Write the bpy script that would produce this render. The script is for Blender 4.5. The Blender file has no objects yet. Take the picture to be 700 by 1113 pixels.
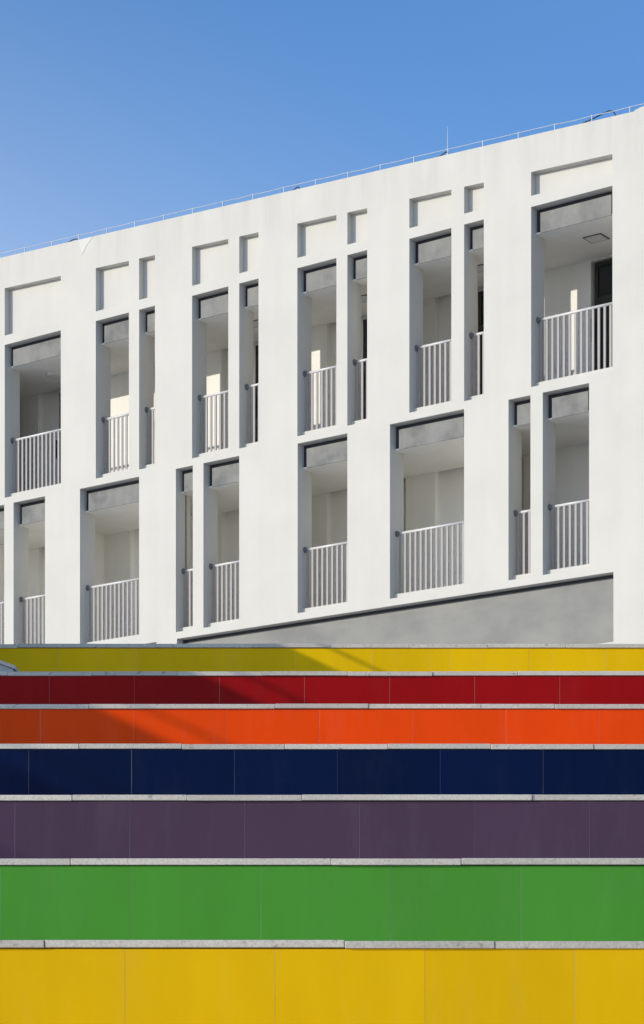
import bpy, bmesh, math, random
from mathutils import Vector, Matrix
random.seed(7)
R = math.radians
scene = bpy.context.scene
COL = scene.collection

# ---------------------------------------------------------------- helpers
def link(name, bm, mat=None, parent=None, loc=None, smooth=False):
    bmesh.ops.recalc_face_normals(bm, faces=bm.faces)
    me = bpy.data.meshes.new(name)
    bm.to_mesh(me); bm.free()
    o = bpy.data.objects.new(name, me)
    COL.objects.link(o)
    if mat: me.materials.append(mat)
    if parent: o.parent = parent
    if loc: o.location = loc
    if smooth:
        for p in me.polygons: p.use_smooth = True
    return o

def empty(name, loc=(0, 0, 0), rotz=0.0):
    o = bpy.data.objects.new(name, None)
    COL.objects.link(o)
    o.location = loc; o.rotation_euler = (0, 0, rotz)
    o.empty_display_size = 0.3
    return o

def tag(o, label=None, cat=None, group=None, kind=None):
    if label: o['label'] = label
    if cat: o['category'] = cat
    if group: o['group'] = group
    if kind: o['kind'] = kind
    return o

def box(bm, x0, x1, y0, y1, z0, z1, bevel=0.0, rot=None):
    vs = [bm.verts.new((x, y, z)) for z in (z0, z1) for y in (y0, y1) for x in (x0, x1)]
    a = vs
    fs = [(0, 2, 3, 1), (4, 5, 7, 6), (0, 1, 5, 4), (2, 6, 7, 3), (0, 4, 6, 2), (1, 3, 7, 5)]
    faces = [bm.faces.new([a[i] for i in f]) for f in fs]
    if bevel > 0:
        es = set()
        for f in faces: es.update(f.edges)
        bmesh.ops.bevel(bm, geom=list(es), offset=bevel, segments=2, affect='EDGES', profile=0.6)
    return vs

def prism(bm, pts, y0, y1):
    """polygon in (x,z) extruded along y"""
    a = [bm.verts.new((x, y0, z)) for x, z in pts]
    b = [bm.verts.new((x, y1, z)) for x, z in pts]
    bm.faces.new(a); bm.faces.new(b[::-1])
    n = len(pts)
    for i in range(n):
        bm.faces.new((a[i], b[i], b[(i + 1) % n], a[(i + 1) % n]))

def tube(bm, pts, r, n=8, caps=True):
    pts = [Vector(p) for p in pts]
    rings = []
    for i, p in enumerate(pts):
        d = (pts[min(i + 1, len(pts) - 1)] - pts[max(i - 1, 0)]).normalized()
        up = Vector((0, 0, 1)) if abs(d.z) < 0.9 else Vector((0, 1, 0))
        s = d.cross(up).normalized(); t = s.cross(d).normalized()
        rr = r[i] if isinstance(r, (list, tuple)) else r
        rings.append([bm.verts.new(p + s * (rr * math.cos(2 * math.pi * k / n)) + t * (rr * math.sin(2 * math.pi * k / n))) for k in range(n)])
    for q in range(len(rings) - 1):
        for k in range(n):
            bm.faces.new((rings[q][k], rings[q][(k + 1) % n], rings[q + 1][(k + 1) % n], rings[q + 1][k]))
    if caps:
        bm.faces.new(rings[0][::-1]); bm.faces.new(rings[-1])

# ---------------------------------------------------------------- materials
def new_mat(name):
    m = bpy.data.materials.new(name); m.use_nodes = True
    nt = m.node_tree; N = nt.nodes; L = nt.links
    b = N['Principled BSDF']
    return m, nt, N, L, b

def noise(N, L, co, scale, detail=4.0, rough=0.55, stretch=None):
    n = N.new('ShaderNodeTexNoise'); n.inputs['Scale'].default_value = scale
    n.inputs['Detail'].default_value = detail; n.inputs['Roughness'].default_value = rough
    if stretch:
        mp = N.new('ShaderNodeMapping'); mp.inputs['Scale'].default_value = stretch
        L.new(co, mp.inputs['Vector']); L.new(mp.outputs['Vector'], n.inputs['Vector'])
    else:
        L.new(co, n.inputs['Vector'])
    return n.outputs['Fac']

def ramp(N, L, fac, stops):
    r = N.new('ShaderNodeValToRGB')
    el = r.color_ramp.elements
    while len(el) < len(stops): el.new(0.5)
    for e, (p, c) in zip(el, stops):
        e.position = p; e.color = (c[0], c[1], c[2], 1)
    L.new(fac, r.inputs['Fac'])
    return r.outputs['Color']

def mix(N, L, mode, fac, a, b):
    m = N.new('ShaderNodeMix'); m.data_type = 'RGBA'; m.blend_type = mode
    if isinstance(fac, float): m.inputs[0].default_value = fac
    else: L.new(fac, m.inputs[0])
    for s, v in ((6, a), (7, b)):
        if isinstance(v, tuple): m.inputs[s].default_value = (v[0], v[1], v[2], 1)
        else: L.new(v, m.inputs[s])
    return m.outputs[2]

def bump(N, L, b, h, strength, dist):
    n = N.new('ShaderNodeBump'); n.inputs['Strength'].default_value = strength
    n.inputs['Distance'].default_value = dist
    L.new(h, n.inputs['Height']); L.new(n.outputs['Normal'], b.inputs['Normal'])

def objco(N): return N.new('ShaderNodeTexCoord').outputs['Object']

def g(v): return (v, v, v)

def wall_mat(name, col, weather=0.10, streak=0.08, top_grime=None):
    m, nt, N, L, b = new_mat(name); co = objco(N)
    big = noise(N, L, co, 0.75, 8, 0.62)
    c = ramp(N, L, big, [(0.30, tuple(v * (1 - weather) for v in col)), (0.62, col)])
    st = noise(N, L, co, 1.0, 5, 0.6, (3.2, 3.2, 0.12))
    s = ramp(N, L, st, [(0.36, g(1 - streak)), (0.56, g(1.0))])
    c = mix(N, L, 'MULTIPLY', 1.0, c, s)
    if top_grime:                      # rain streaks running down from the coping
        sx = N.new('ShaderNodeSeparateXYZ'); L.new(co, sx.inputs[0])
        ma = N.new('ShaderNodeMath'); ma.operation = 'MULTIPLY_ADD'
        L.new(sx.outputs['X'], ma.inputs[0]); ma.inputs[1].default_value = 0.0445
        L.new(sx.outputs['Z'], ma.inputs[2])
        mr = N.new('ShaderNodeMapRange'); mr.inputs['From Min'].default_value = top_grime - 1.1
        mr.inputs['From Max'].default_value = top_grime; L.new(ma.outputs[0], mr.inputs['Value'])
        gn = noise(N, L, co, 1.0, 4, 0.65, (2.1, 2.1, 0.25))
        gm = ramp(N, L, gn, [(0.46, g(0)), (0.72, g(1))])
        mm = N.new('ShaderNodeMath'); mm.operation = 'MULTIPLY'
        L.new(mr.outputs[0], mm.inputs[0]); L.new(gm, mm.inputs[1])
        m2 = N.new('ShaderNodeMath'); m2.operation = 'MULTIPLY'; m2.inputs[1].default_value = 0.5
        L.new(mm.outputs[0], m2.inputs[0])
        c = mix(N, L, 'MIX', m2.outputs[0], c, tuple(v * 0.72 for v in col))
    L.new(c, b.inputs['Base Color'])
    b.inputs['Roughness'].default_value = 0.85
    b.inputs['Specular IOR Level'].default_value = 0.2
    bump(N, L, b, noise(N, L, co, 9.0, 8, 0.7), 0.25, 0.006)
    return m

WHITE = (0.592, 0.574, 0.528)
M_white = wall_mat('white_render', WHITE, 0.07, 0.02, top_grime=15.38)
M_patch = wall_mat('pale_white_render', (0.625, 0.61, 0.57), 0.02, 0.02)
M_inner = wall_mat('corridor_plaster', (0.86, 0.845, 0.80), 0.06, 0.04)

def concrete_grey():
    m, nt, N, L, b = new_mat('grey_painted_concrete'); co = objco(N)
    n1 = noise(N, L, co, 1.35, 5, 0.52)
    c = ramp(N, L, n1, [(0.32, (0.228, 0.226, 0.213)), (0.52, (0.258, 0.254, 0.236)), (0.75, (0.282, 0.277, 0.254))])
    n2 = noise(N, L, co, 1.0, 5, 0.6, (0.9, 0.9, 2.2))
    s = ramp(N, L, n2, [(0.36, g(0.90)), (0.55, g(1.0))])
    c = mix(N, L, 'MULTIPLY', 1.0, c, s)
    L.new(c, b.inputs['Base Color']); b.inputs['Roughness'].default_value = 0.8
    b.inputs['Specular IOR Level'].default_value = 0.25
    bump(N, L, b, noise(N, L, co, 14.0, 8, 0.7), 0.3, 0.005)
    return m
M_grey = concrete_grey()

def grey_lintel():
    m, nt, N, L, b = new_mat('grey_lintel_paint'); co = objco(N)
    c = ramp(N, L, noise(N, L, co, 2.2, 6, 0.58), [(0.36, (0.165, 0.168, 0.165)), (0.50, (0.225, 0.224, 0.212)), (0.68, (0.262, 0.258, 0.24))])
    s = ramp(N, L, noise(N, L, co, 1.0, 5, 0.6, (5.0, 5.0, 0.7)), [(0.36, g(0.90)), (0.58, g(1.0))])
    c = mix(N, L, 'MULTIPLY', 1.0, c, s)
    L.new(c, b.inputs['Base Color']); b.inputs['Roughness'].default_value = 0.8
    b.inputs['Specular IOR Level'].default_value = 0.2
    bump(N, L, b, noise(N, L, co, 16.0, 8, 0.7), 0.3, 0.004)
    return m
M_lintel = grey_lintel()

def granite(name='pale_granite', base=(0.72, 0.64, 0.53)):
    m, nt, N, L, b = new_mat(name); co = objco(N)
    n1 = noise(N, L, co, 170.0, 3, 0.7)
    c = ramp(N, L, n1, [(0.28, (0.30, 0.285, 0.26)), (0.38, tuple(v * 0.88 for v in base)), (0.50, base), (0.68, tuple(min(1, v * 1.18) for v in base))])
    n2 = noise(N, L, co, 2.3, 5, 0.6)
    s = ramp(N, L, n2, [(0.30, g(0.80)), (0.58, g(1.0))])
    c = mix(N, L, 'MULTIPLY', 1.0, c, s)
    n3 = noise(N, L, co, 34.0, 4, 0.6)
    s3 = ramp(N, L, n3, [(0.30, g(0.45)), (0.37, g(1.0))])
    c = mix(N, L, 'MULTIPLY', 0.8, c, s3)
    gi = N.new('ShaderNodeNewGeometry')
    rp = ramp(N, L, gi.outputs['Random Per Island'], [(0.0, g(0.80)), (1.0, g(1.0))])
    c = mix(N, L, 'MULTIPLY', 1.0, c, rp)
    L.new(c, b.inputs['Base Color']); b.inputs['Roughness'].default_value = 0.6
    bump(N, L, b, n1, 0.25, 0.001)
    return m
M_granite = granite()

def tile_mat(name, col, var=0.06, rough=0.28, dust_amt=0.08):
    col = tuple(v * 0.97 for v in col)
    m, nt, N, L, b = new_mat(name); co = objco(N)
    gi = N.new('ShaderNodeNewGeometry')
    rp = ramp(N, L, gi.outputs['Random Per Island'], [(0.0, tuple(v * (1 - var) for v in col)), (1.0, tuple(min(1, v * (1 + var)) for v in col))])
    n1 = noise(N, L, co, 2.6, 6, 0.6, (1.0, 1.0, 0.35))
    s = ramp(N, L, n1, [(0.32, g(0.87)), (0.64, g(1.0))])
    c = mix(N, L, 'MULTIPLY', 1.0, rp, s)
    dust = noise(N, L, co, 7.0, 7, 0.7, (1.0, 1.0, 0.22))
    d = ramp(N, L, dust, [(0.52, g(0.0)), (0.80, g(dust_amt))])
    c = mix(N, L, 'MIX', d, c, (0.45, 0.42, 0.37))
    L.new(c, b.inputs['Base Color'])
    rr = noise(N, L, co, 5.0, 5, 0.6)
    mr = N.new('ShaderNodeMapRange'); mr.inputs['To Min'].default_value = rough - 0.06; mr.inputs['To Max'].default_value = rough + 0.12
    L.new(rr, mr.inputs['Value']); L.new(mr.outputs[0], b.inputs['Roughness'])
    b.inputs['Specular IOR Level'].default_value = 0.06
    bump(N, L, b, noise(N, L, co, 3.0, 3, 0.5), 0.04, 0.004)
    return m

def plain(name, col, rough=0.5, metal=0.0, nz=0.08, scale=6.0):
    m, nt, N, L, b = new_mat(name); co = objco(N)
    n1 = noise(N, L, co, scale, 5, 0.6)
    c = ramp(N, L, n1, [(0.3, tuple(v * (1 - nz) for v in col)), (0.65, col)])
    L.new(c, b.inputs['Base Color']); b.inputs['Roughness'].default_value = rough
    b.inputs['Metallic'].default_value = metal
    return m
M_rail = plain('white_coated_steel', (0.335, 0.325, 0.33), 0.5, 0.0, 0.06)
M_rail.node_tree.nodes['Principled BSDF'].inputs['Specular IOR Level'].default_value = 0.2
M_handrail = plain('sunlit_white_handrail', (0.62, 0.61, 0.60), 0.4, 0.0, 0.06)  # lighter than the balusters: the sunlit top is put into the colour
M_rose = plain('grey_rail_rosette', (0.17, 0.17, 0.165), 0.5)
M_black = plain('black_window_frame', (0.022, 0.021, 0.02), 0.45)
M_glass = plain('dark_window_glass', (0.018, 0.026, 0.028), 0.06)
M_wire = plain('bright_galvanised_wire', (0.55, 0.56, 0.57), 0.5, 0.0)
M_cable = plain('black_cable_sheath', (0.03, 0.03, 0.032), 0.6)
M_grout = plain('pale_tile_grout', (0.60, 0.57, 0.52), 0.9, 0.0, 0.25, 12.0)
M_kerb = plain('pale_kerb_render', (0.50, 0.51, 0.50), 0.8, 0.0, 0.2, 9.0)
M_roof = plain('roof_membrane', (0.25, 0.25, 0.24), 0.9)
M_navy = plain('dark_navy_shade_lining', (0.030, 0.034, 0.045), 0.7)  # near-black navy that paints in shade around the grey panels
M_hatch = plain('ceiling_hatch_plaster', (0.70, 0.69, 0.65), 0.8)
M_gap = plain('dark_hatch_gap', (0.10, 0.095, 0.085), 0.8)

def paving():
    m, nt, N, L, b = new_mat('granite_paving'); co = objco(N)
    br = N.new('ShaderNodeTexBrick'); br.inputs['Scale'].default_value = 1.0
    br.inputs['Brick Width'].default_value = 0.8; br.inputs['Row Height'].default_value = 0.4
    br.inputs['Mortar Size'].default_value = 0.006
    br.inputs['Color1'].default_value = (0.64, 0.61, 0.56, 1); br.inputs['Color2'].default_value = (0.58, 0.55, 0.51, 1)
    br.inputs['Mortar'].default_value = (0.16, 0.155, 0.145, 1)
    L.new(co, br.inputs['Vector'])
    s = ramp(N, L, noise(N, L, co, 0.8, 6, 0.6), [(0.3, g(0.82)), (0.65, g(1.0))])
    c = mix(N, L, 'MULTIPLY', 1.0, br.outputs['Color'], s)
    L.new(c, b.inputs['Base Color']); b.inputs['Roughness'].default_value = 0.75
    return m
M_pave = paving()

# ---------------------------------------------------------------- numbers
EYE = 1.6                       # camera height above the lower plaza
PHI = math.atan(2570.0 / 3550.0)  # facade turned this far from frontal
STEP_Y0, TREAD = 6.307, 0.9618
TOPS = [0.4725, 0.7962, 1.1234, 1.4530, 1.7758, 2.0976, 2.4196]   # slab tops above the eye
TOPS = [t + EYE for t in TOPS]
PLATEAU = TOPS[-1]

# ---------------------------------------------------------------- ground
bm = bmesh.new()
S = 3000.0
vs = [bm.verts.new(p) for p in ((-S, -S, 0), (S, -S, 0), (S, S, 0), (-S, S, 0))]
bm.faces.new(vs)
tag(link('ground', bm, M_pave), kind='structure')
bm = bmesh.new()
box(bm, -40, 45, STEP_Y0 + 6 * TREAD + 0.9, 85, 0.004, PLATEAU - 0.004)
tag(link('terrace', bm, M_pave), kind='structure')

# ---------------------------------------------------------------- staircase
stair = empty('staircase', (0, STEP_Y0, 0))
tag(stair, 'broad rainbow staircase with a coloured tile riser on each step and pale granite edges', 'staircase')
XW = 7.2
TILE = 0.4
# plain granite steps below the picture and the concrete core
bm = bmesh.new()
n_low = 5
for k in range(1, n_low + 1):
    z = TOPS[0] - 0.324 * k
    y = -TREAD * k
    if z > 0.02:
        box(bm, -XW, XW, y, y + TREAD - 0.003, 0.002, z)
for i in range(7):
    box(bm, -XW, XW, i * TREAD + 0.016, (i + 1) * TREAD + 0.010 if i < 6 else 6 * TREAD + 0.9, 0.002, TOPS[i] - 0.021)
link('stair_core', bm, M_granite, stair)

RIS = [('yellow', (0.90, 0.52, 0.001)), ('green', (0.08, 0.32, 0.036)), ('purple', (0.090, 0.050, 0.086)),
       ('dark blue', (0.001, 0.008, 0.046)), ('orange', (0.97, 0.073, 0.002)), ('dark red', (0.355, 0.004, 0.005)),
       ('bright yellow', (0.90, 0.535, 0.001))]
JOINT_PX = [136, 142, 141, 143, 145, 146, 149]
for i, (cname, col) in enumerate(RIS):
    d = STEP_Y0 + i * TREAD
    m = tile_mat(cname.replace(' ', '_') + '_tile', col, 0.03 if cname != 'dark blue' else 0.12, 0.30, 0.015 if cname in ('dark blue', 'dark red') else 0.055)
    zb = (TOPS[i - 1] if i else TOPS[0] - 0.324) + 0.001
    zt = TOPS[i] - 0.0215
    y = i * TREAD
    bm = bmesh.new()
    x = (JOINT_PX[i] - 350) / 2570.0 * d
    while x > -XW + TILE: x -= TILE
    gap = 0.0008
    while x + TILE < XW:
        t = 0.00025
        dy = [random.uniform(-t, t) for _ in range(4)]
        g0 = gap * random.uniform(0.55, 1.15)
        vs = box(bm, x + g0, x + TILE - g0, y, y + 0.009, zb, zt)
        # box order: x fastest, then y, then z -> front verts 0,1 (bottom) 4,5 (top)
        for idx, v in zip((0, 1, 4, 5), dy): vs[idx].co.y += v
        x += TILE
    r = link('tiled_riser', bm, m, stair)
    r['label'] = cname + ' tiled riser' + (' of the top step' if i == 6 else ' of the lowest visible step' if i == 0 else '')
    bm = bmesh.new()
    box(bm, -XW, XW, y + 0.00035, y + 0.015, zb + 0.001, zt - 0.001)
    gm = plain('grout_' + cname.replace(' ', '_'), tuple(0.5 * v + 0.5 * q for v, q in zip(col, (0.46, 0.43, 0.38))), 0.9, 0.0, 0.3, 9.0)
    link('grout_bed', bm, gm, r)
    # tread slabs
    bm = bmesh.new()
    x = (JOINT_PX[i] - 350) / 2570.0 * d - 0.17 - random.uniform(0, 0.06)
    while x > -XW: x -= TILE
    depth_to = y + TREAD - 0.02 if i < 6 else y + 0.9
    while x < XW:
        n_t = random.choice((1, 1, 1, 1, 2))
        w = TILE * n_t
        dz = random.uniform(-0.0016, 0.0016); dyy = random.uniform(-0.0025, 0.0025)
        box(bm, x + 0.0006, x + w - 0.0006, y - 0.010 + dyy, depth_to + 0.028 if i < 6 else depth_to, TOPS[i] - 0.0200 + dz, TOPS[i] + dz, bevel=0.0028)
        x += w
    link('tread', bm, M_granite, stair)

# ---------------------------------------------------------------- low sloped kerb on the step below the top one
y5 = STEP_Y0 + 5 * TREAD
zk = TOPS[5]
sk = empty('sloped_kerb', (-1.445, y5 + 0.03, zk))
tag(sk, 'low pale kerb with a sloping capped top on the step below the top yellow riser', 'kerb')
bm = bmesh.new()
prism(bm, [(-0.006, 0.001), (-0.012, 0.018), (-0.95, 0.365), (-0.95, 0.001)], 0.0, 0.22)
link('kerb_wall', bm, M_kerb, sk)
bm = bmesh.new()
prism(bm, [(0.0, 0.016), (0.003, 0.031), (-0.97, 0.3883), (-0.97, 0.3723)], -0.012, 0.232)
link('coping', bm, M_granite, sk)

# ---------------------------------------------------------------- the white building
ORG = Vector((3.78333, 42.83333, EYE))
bld = empty('white_building', (ORG.x, ORG.y, PLATEAU), -PHI)
tag(bld, 'white gallery building with two rows of deep balcony openings and white railings', 'building')
ZB = PLATEAU - EYE                      # local z = Z(eye) - ZB

P, PD, BACK = 0.465, 0.15, 1.88
UL, UR = -21.0, 7.5
def roofz(u): return 17.80 - 0.0446 * u
def rectop(u): return 17.133 - 0.0443 * u
UP = [(-13.034, -11.426), (-10.454, -9.554), (-9.281, -8.86), (-7.89, -6.967), (-6.692, -6.211), (-5.262, -4.329),
      (-4.073, -3.61), (-2.647, -1.71), (-1.43, -1.002), (0.006, 1.676)]
LO = [(-14.03, -13.047), (-12.776, -11.873), (-10.891, -9.281), (-8.312, -7.871), (-7.599, -6.692), (-5.255, -4.073),
      (-3.088, -1.43), (-0.473, -0.008), (0.249, 1.204)]
BASE = [(-12.6, -8.822), (-8.283, 1.696)]
ROWS = [lambda u: ZB, lambda u: 8.416, lambda u: 9.662, lambda u: 9.80, lambda u: 13.093, lambda u: 13.237,
        lambda u: 16.50, lambda u: 16.70, rectop, roofz]
us = sorted(set([UL, UR] + [v for s in (UP, LO, BASE) for p in s for v in p]))
def inside(s, a, b): return any(p[0] - 1e-6 <= a and b <= p[1] + 1e-6 for p in s)
def void(r, a, b):
    if r == 1: return inside(BASE, a, b)
    if r == 3: return inside(LO, a, b)
    if r in (5, 7): return inside(UP, a, b)
    return False
nu, nr = len(us) - 1, len(ROWS) - 1
bm = bmesh.new()
vc = {}
def V(iu, ir, d):
    k = (iu, ir, d)
    if k not in vc:
        vc[k] = bm.verts.new((us[iu], P if d else 0.0, ROWS[ir](us[iu]) - ZB))
    return vc[k]
def solid(iu, ir): return 0 <= iu < nu and 0 <= ir < nr and not void(ir, us[iu], us[iu + 1])
for iu in range(nu):
    for ir in range(nr):
        if not solid(iu, ir): continue
        for d in (0, 1):
            bm.faces.new((V(iu, ir, d), V(iu + 1, ir, d), V(iu + 1, ir + 1, d), V(iu, ir + 1, d)))
        if not solid(iu - 1, ir): bm.faces.new((V(iu, ir, 0), V(iu, ir, 1), V(iu, ir + 1, 1), V(iu, ir + 1, 0)))
        if not solid(iu + 1, ir): bm.faces.new((V(iu + 1, ir, 0), V(iu + 1, ir, 1), V(iu + 1, ir + 1, 1), V(iu + 1, ir + 1, 0)))
        if not solid(iu, ir - 1): bm.faces.new((V(iu, ir, 0), V(iu, ir, 1), V(iu + 1, ir, 1), V(iu + 1, ir, 0)))
        if not solid(iu, ir + 1): bm.faces.new((V(iu, ir + 1, 0), V(iu, ir + 1, 1), V(iu + 1, ir + 1, 1), V(iu + 1, ir + 1, 0)))
facade = link('facade_wall', bm, M_white, bld)
# the right end: a pier a centimetre proud and a little taller
bm = bmesh.new()
prism(bm, [(2.12, -0.01), (UR, -0.01), (UR, roofz(UR) + 0.05 - ZB), (2.26, roofz(2.26) + 0.045 - ZB), (2.12, roofz(2.12) + 0.012 - ZB)], -0.012, -0.001)
link('end_pier', bm, M_white, bld)

def part(name, mat, *boxes, parent=None, bevel=0.0):
    b = bmesh.new()
    for x0, x1, y0, y1, z0, z1 in boxes: box(b, x0, x1, y0, y1, z0 - ZB, z1 - ZB, bevel)
    return link(name, b, mat, parent or bld)

e = 0.001
for (a, b) in UP:                          # shallow blind panels over the upper openings
    bm = bmesh.new()
    prism(bm, [(a + e, 16.70 + e - ZB), (b - e, 16.70 + e - ZB), (b - e, rectop(b) - e - ZB), (a + e, rectop(a) - e - ZB)], PD, P - 0.002)
    link('blind_panel', bm, M_white, bld)
for s, zt, zb in ((UP, 16.50, 16.05), (LO, 13.093, 12.635)):
    for (a, b) in s:
        g1 = 0.105 if b - a > 0.5 else 0.09
        lp = part('lintel_panel', M_lintel, (a + g1, b - g1, PD, PD + 0.018, zb, zt - 0.085))
        part('shade_lining', M_navy, (a + e, b - e, PD + 0.06, P - 0.002, zb + 0.03, zt - e), parent=lp)  # dark backing paints in the shade cast by jamb and lintel
        part('soffit', M_inner, (a + e, b - e, PD + 0.019, P - 0.002, zb + 0.001, zb + 0.028), parent=lp)
for (a, b) in BASE:
    bp = part('base_panel', M_grey, (a + 0.105, b - 0.02, PD, P - 0.002, 8.418, 9.575))
    part('shade_lining', M_navy, (a + e, a + 0.104, PD + 0.05, P - 0.003, 8.418, 9.66), (a + 0.105, b - e, PD + 0.05, P - 0.003, 9.576, 9.66), parent=bp)  # same painted shade along the left and top of the base panel
# little white ledge at the foot of the long base panel
part('base_ledge', M_white, (-8.28, 1.694, 0.02, PD - 0.002, 8.36, 8.43))

# kerbs and railings
def railing(a, b, zs):
    part('sill_kerb', M_white, (a + e, b - e, 0.13, 0.33, zs - 0.02, zs + 0.105))
    yd, zh = 0.235, zs + 1.27
    bm = bmesh.new()
    tube(bm, [(a + 0.002, yd, zh - ZB), (b - 0.002, yd, zh - ZB)], 0.026, 10)
    r = link('railing', bm, M_handrail, bld, smooth=True)
    bm = bmesh.new()
    n = max(2, int(round((b - a) / 0.118)))
    st = (b - a) / n
    for k in range(n):
        u = a + st * (k + 0.62)
        if u > b - 0.03: continue
        box(bm, u - 0.022, u + 0.022, yd - 0.012, yd + 0.012, zs + 0.10 - ZB, zh - 0.024 - ZB)
    link('baluster_row', bm, M_rail, r)
    for u, s in ((a, 1), (b, -1)):
        bm = bmesh.new()
        tube(bm, [(u + s * 0.001, yd, zh - ZB), (u + s * 0.018, yd, zh - ZB), (u + s * 0.022, yd, zh - ZB), (u + s * 0.075, yd, zh - ZB)], [0.062, 0.062, 0.036, 0.034], 12)
        link('rosette', bm, M_rose, r)
for (a, b) in UP: railing(a, b, 13.237)
for (a, b) in LO: railing(a, b, 9.80)

# inside the galleries: floors, ceilings, rear wall with pilasters and doors
part('gallery_floor', M_inner, (UL + .1, UR - .1, P + 0.001, BACK - 0.001, 9.45, 9.80))
part('gallery_slab', M_inner, (UL + .1, UR - .1, P + 0.001, BACK - 0.001, 12.637, 13.22))
part('roof_slab', M_inner, (UL + .1, UR - .1, P + 0.001, BACK - 0.001, 16.052, 16.40))
DOORS = [(-12.996, -12.05), (-10.28, -9.36), (-7.579, -6.65), (-4.881, -3.95), (-2.186, -1.25), (0.392, 1.36)]
ALC = [(-13.54, -11.9), (-10.88, -9.2), (-8.40, -6.5), (-5.71, -3.8), (-3.114, -1.1)]
def deep(u): return u - 0.165 + 0.0071 * u
DOORS = [(deep(a), deep(b)) for a, b in DOORS]
ALC = [(deep(a), deep(b)) for a, b in ALC]
# rear wall: piers between alcoves at BACK, alcove faces a hand deeper
edges = [UL + 0.1]
piers = []
cur = UL + 0.1
for (a, b) in ALC:
    piers.append((cur, a)); cur = b
piers.append((cur, UR - 0.1))
boxes = []
for (a, b) in piers:
    if a < 0.3 < b:
        boxes += [(a, 0.175, BACK, BACK + 0.3, ZB, 17.0), (1.24, b, BACK, BACK + 0.3, ZB, 17.0), (0.175, 1.24, BACK, BACK + .3, ZB, 13.22)]
        boxes += [(0.176, 1.239, BACK, BACK + 0.3, 16.03, 17.0)]
    else:
        boxes.append((a, b, BACK, BACK + 0.3, ZB, 17.0))
part('rear_wall', M_inner, *boxes)
part('alcove_wall', M_inner, *[(a + e, b - e, BACK + 0.14, BACK + 0.29, ZB, 17.0) for (a, b) in ALC])
part('building_core', M_white, (UL, UR, BACK + 0.302, 9.0, 0.002 + ZB, 17.0), (UL, UL + 0.099, P + 0.001, BACK + 0.3, ZB, 17.4), (UR - 0.099, UR, P + 0.001, BACK + 0.3, ZB, 17.4))
# added cross walls, tucked out of view, keeping sun patches off the rear wall
for u in (-14.24, -11.86, -9.275, -6.49, -4.065, -1.425):
    part('sun_blocker', M_inner, (u - 0.1, u, P + 0.002, BACK + 0.139, 9.801, 12.636))
part('sun_blocker', M_inner, (-3.85, -3.73, P + 0.002, BACK - 0.002, 13.221, 16.051))
bm = bmesh.new()
tube(bm, [(-8.298, 0.31, 9.92 - ZB), (-8.298, 0.31, 12.62 - ZB)], 0.011, 8)
link('jamb_tube', bm, M_rose, bld)  # thin dark upright tube on the jamb
part('roof', M_roof, (UL + 0.1, UR - 0.1, P + 0.002, 8.99, 17.002, 17.2))
for k, (a, b) in enumerate(DOORS):
    y = BACK + 0.09 if k < 5 else BACK + 0.06
    zt, zm, zm2 = 16.0, 15.35, 15.20
    f = part('door', M_black, (a, a + 0.07, y, y + 0.06, 13.222, zt), (b - 0.07, b, y, y + 0.06, 13.222, zt),
             (a + 0.07, b - 0.07, y + .001, y + 0.059, zt - 0.08, zt), (a + 0.07, b - 0.07, y + .001, y + 0.059, zm2, zm),
             (a + 0.07, b - 0.07, y + .001, y + 0.059, 13.222, 13.36))
    part('glass_pane', M_glass, (a + 0.071, b - 0.071, y + 0.028, y + 0.036, 13.361, zm2 - .001), (a + 0.071, b - 0.071, y + 0.028, y + 0.036, zm + .001, zt - 0.081), parent=f)
    bm = bmesh.new()
    tube(bm, [(a - 0.02, y - 0.05, 14.55 - ZB), (a - 0.02, y - 0.05, 14.95 - ZB)], 0.035, 8)
    link('door_handle', bm, M_black, f)
for u, d in ((0.81, 0.96), (-4.47, 1.08), (-7.03, 1.0), (-1.75, 1.02)):
    h = part('ceiling_hatch', M_gap, (u - 0.19, u + 0.19, d - 0.17, d + 0.17, 16.040, 16.0515))
    part('hatch_cover', M_hatch, (u - 0.165, u + 0.165, d - 0.145, d + 0.145, 16.034, 16.0395), parent=h)
bm = bmesh.new()
tube(bm, [(-12.55, 1.02, 16.051 - ZB), (-12.55, 1.02, 15.99 - ZB)], 0.16, 20)
link('ceiling_lamp', bm, M_hatch, bld)
# paler patch hanging from the roof edge like a pennant
bm = bmesh.new()
prism(bm, [(-10.93, roofz(-10.93) - ZB - 0.004), (-10.52, roofz(-10.52) - ZB - 0.004), (-10.70, 18.13 - ZB), (-10.825, 17.95 - ZB)], -0.006, -0.001)
link('pale_patch', bm, M_patch, bld)

# ---------------------------------------------------------------- on the roof edge
def onroof(name, loc_u, z, y=0.1):
    o = empty(name, bld.matrix_basis @ Vector((loc_u, y, z - ZB)), -PHI)
    return o
lw = empty('lightning_wire', (ORG.x, ORG.y, PLATEAU), -PHI)
tag(lw, 'thin pale lightning wire on short posts along the roof edge of the white building', 'wire')
post_u = [-12.476 + 0.762 * k for k in range(-6, 24)]
pts = []
for k, u in enumerate(post_u):
    z = roofz(u) + 0.115
    pts.append((u, 0.04, z - ZB))
    if k < len(post_u) - 1:
        um = u + 0.381
        pts.append((um, 0.04 + random.uniform(-.005, .005), roofz(um) + 0.108 + random.uniform(-0.008, 0.006) - ZB))
bm = bmesh.new(); tube(bm, pts, 0.006, 6)
link('wire', bm, M_wire, lw)
for u in post_u:
    bm = bmesh.new()
    z0 = roofz(u) - 0.02
    tube(bm, [(u, 0.04, z0 - ZB), (u + random.uniform(-.006, .006), 0.04, roofz(u) + 0.125 - ZB)], 0.010, 6)
    link('post', bm, M_wire, lw)
rod = empty('lightning_rod', bld.matrix_basis @ Vector((-1.844, 0.08, roofz(-1.844) - ZB)), -PHI)
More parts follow.
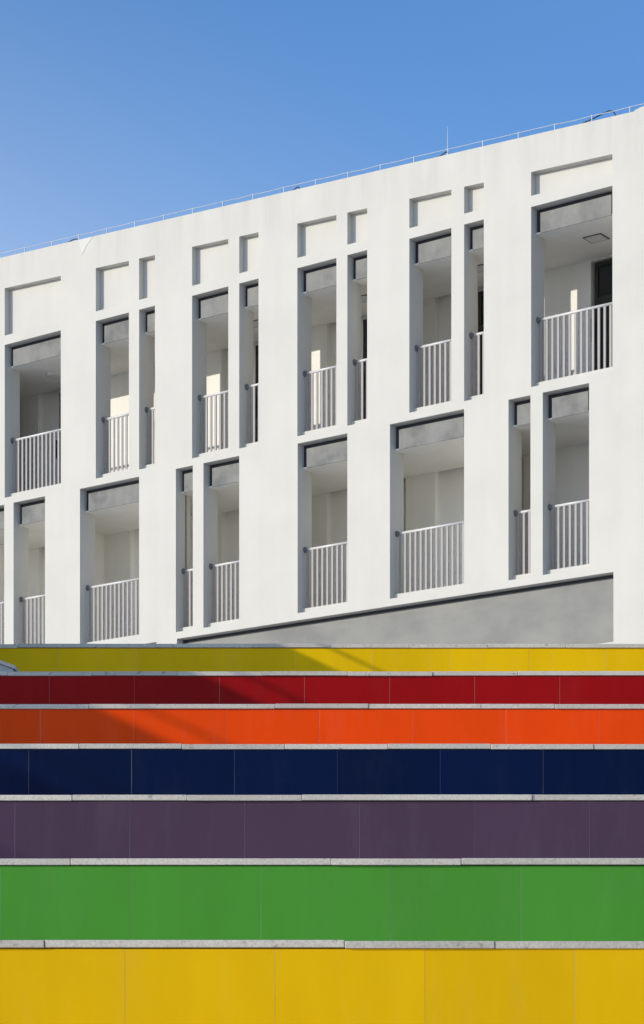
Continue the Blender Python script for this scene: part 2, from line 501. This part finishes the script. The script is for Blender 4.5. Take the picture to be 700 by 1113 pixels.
tag(rod, 'thin upright lightning rod standing on the white roof edge against the sky', 'lightning rod')
bm = bmesh.new(); tube(bm, [(0, 0, 0), (0, 0, 0.35), (0.0, 0, 0.56)], [0.007, 0.006, 0.002], 6)
link('mast', bm, M_wire, rod)
bm = bmesh.new(); tube(bm, [(0, 0, -0.03), (0, 0, 0.03), (0, 0, 0.05)], [0.03, 0.03, 0.012], 8)
link('base', bm, M_wire, rod)
for (u0, u1, h, lab) in ((-11.5, -11.0, 0.05, 'short black cable on the roof edge at far left, beside the paler white patch'),
                         (-5.52, -5.25, 0.06, 'shortest piece of black cable on the roof edge, midway along the roofline'),
                         (-2.13, -1.80, 0.07, 'short black cable on the roof edge at the foot of the lightning rod'),
                         (0.95, 1.72, 0.13, 'long black cable bowed up over the roof edge above the widest right balcony')):
    c = Vector((u0, 0.08, roofz(u0) - ZB))
    bm = bmesh.new()
    w = u1 - u0
    prof = [(0, 0.012), (0.15, 0.3), (0.4, 0.6), (0.65, 0.9), (0.82, 1.0), (0.93, 0.75), (1.0, 0.0)]
    tube(bm, [(p * w, 0.02 * math.sin(5 * p), -0.0446 * p * w + 0.012 + q * h) for p, q in prof], 0.011, 6)
    o = link('cable', bm, M_cable, None)
    o.location = bld.matrix_basis @ c; o.rotation_euler = (0, 0, -PHI)
    tag(o, lab, 'cable', 'black cables along the roof edge')

# ---------------------------------------------------------------- parapet wall left of the frame: it shades the stairs
SUN_AZ, SUN_EL = R(68.0), R(13.4)         # azimuth from -Y towards -X
Lx, Ly, Lz = math.sin(SUN_AZ), math.cos(SUN_AZ), -math.tan(SUN_EL)
X0, Y0, Z0 = -0.141, STEP_Y0 + 6 * TREAD, 2.392 + EYE
T = 2.6
Q = Vector((X0 - Lx * T, Y0 - Ly * T, Z0 - Lz * T))
A = 0.47
Bc = (A * Lx + Lz) / Ly
ang = math.atan2(A, Bc)
wing = empty('parapet_wall', (Q.x, Q.y, 0), ang)
tag(wing, 'white flat topped parapet wall with a thin rail beside the left end of the stairs', 'wall')
bm = bmesh.new(); box(bm, -12, 0.9, 0.004, 0.58, 0.003, Q.z - 0.05)
link('wall', bm, M_white, wing)
bm = bmesh.new(); box(bm, -12, 0.9, 0.0, 0.60, Q.z - 0.049, Q.z, bevel=0.004)
link('coping', bm, M_granite, wing)
bm = bmesh.new()
tube(bm, [(-11.9, 0.05, Q.z + 0.13), (0.85, 0.05, Q.z + 0.13)], 0.008, 8)
link('rail', bm, M_wire, wing)
for k in range(9):
    bm = bmesh.new(); tube(bm, [(0.2 - 1.5 * k, 0.05, Q.z - 0.005), (0.2 - 1.5 * k, 0.05, Q.z + 0.125)], 0.007, 6)
    link('post', bm, M_wire, wing)

# ---------------------------------------------------------------- light
world = bpy.data.worlds.new('World'); scene.world = world
world.use_nodes = True
nt = world.node_tree
bg = nt.nodes['Background']
sky = nt.nodes.new('ShaderNodeTexSky'); sky.sky_type = 'NISHITA'
sky.sun_disc = False
sky.sun_elevation = SUN_EL
sky.sun_rotation = math.atan2(-Lx, -Ly)
sky.air_density = 1.0; sky.dust_density = 0.0; sky.ozone_density = 5.5; sky.altitude = 50
# thin pale air low over the horizon and towards the west, mixed into the sky by direction
tc = nt.nodes.new('ShaderNodeTexCoord')
vm = nt.nodes.new('ShaderNodeVectorMath'); vm.operation = 'DOT_PRODUCT'
nt.links.new(tc.outputs['Generated'], vm.inputs[0]); vm.inputs[1].default_value = (-0.62, 0.0, -1.89)
hz = nt.nodes.new('ShaderNodeMath'); hz.operation = 'ADD'; hz.inputs[1].default_value = 0.837
nt.links.new(vm.outputs['Value'], hz.inputs[0])
hc = nt.nodes.new('ShaderNodeClamp'); hc.inputs['Max'].default_value = 0.84
nt.links.new(hz.outputs[0], hc.inputs['Value'])
hp = nt.nodes.new('ShaderNodeMath'); hp.operation = 'POWER'; hp.inputs[1].default_value = 1.85
nt.links.new(hc.outputs[0], hp.inputs[0])
hm = nt.nodes.new('ShaderNodeMix'); hm.data_type = 'RGBA'
nt.links.new(hp.outputs[0], hm.inputs[0]); nt.links.new(sky.outputs['Color'], hm.inputs[6])
hm.inputs[7].default_value = (8.6, 8.3, 7.5, 1)
nt.links.new(hm.outputs[2], bg.inputs['Color'])
bg.inputs['Strength'].default_value = 0.15

sd = bpy.data.lights.new('sun', 'SUN'); sd.energy = 2.12; sd.angle = R(0.45); sd.color = (1.0, 0.925, 0.80)
so = bpy.data.objects.new('sun', sd); COL.objects.link(so)
so.location = (-30, -12, 30)
so.rotation_euler = Vector((Lx, Ly, Lz)).to_track_quat('-Z', 'Y').to_euler()

# ---------------------------------------------------------------- camera
cd = bpy.data.cameras.new('camera'); cam = bpy.data.objects.new('camera', cd); COL.objects.link(cam)
cam.location = (0, 0, EYE); cam.rotation_euler = (R(90), 0, 0)
cd.sensor_fit = 'HORIZONTAL'; cd.sensor_width = 36.0
cd.lens = 36.0 * 2570.0 / 700.0
cd.shift_y = (1215.0 - 556.5) / 700.0
cd.clip_start = 0.1; cd.clip_end = 6000
scene.camera = cam

scene.view_settings.view_transform = 'Standard'
scene.view_settings.look = 'None'
scene.view_settings.gamma = 1.0
scene.view_settings.exposure = 0.68
scene.view_settings.use_curve_mapping = False
scene.render.engine = 'CYCLES'
scene.cycles.max_bounces = 14
scene.cycles.diffuse_bounces = 10
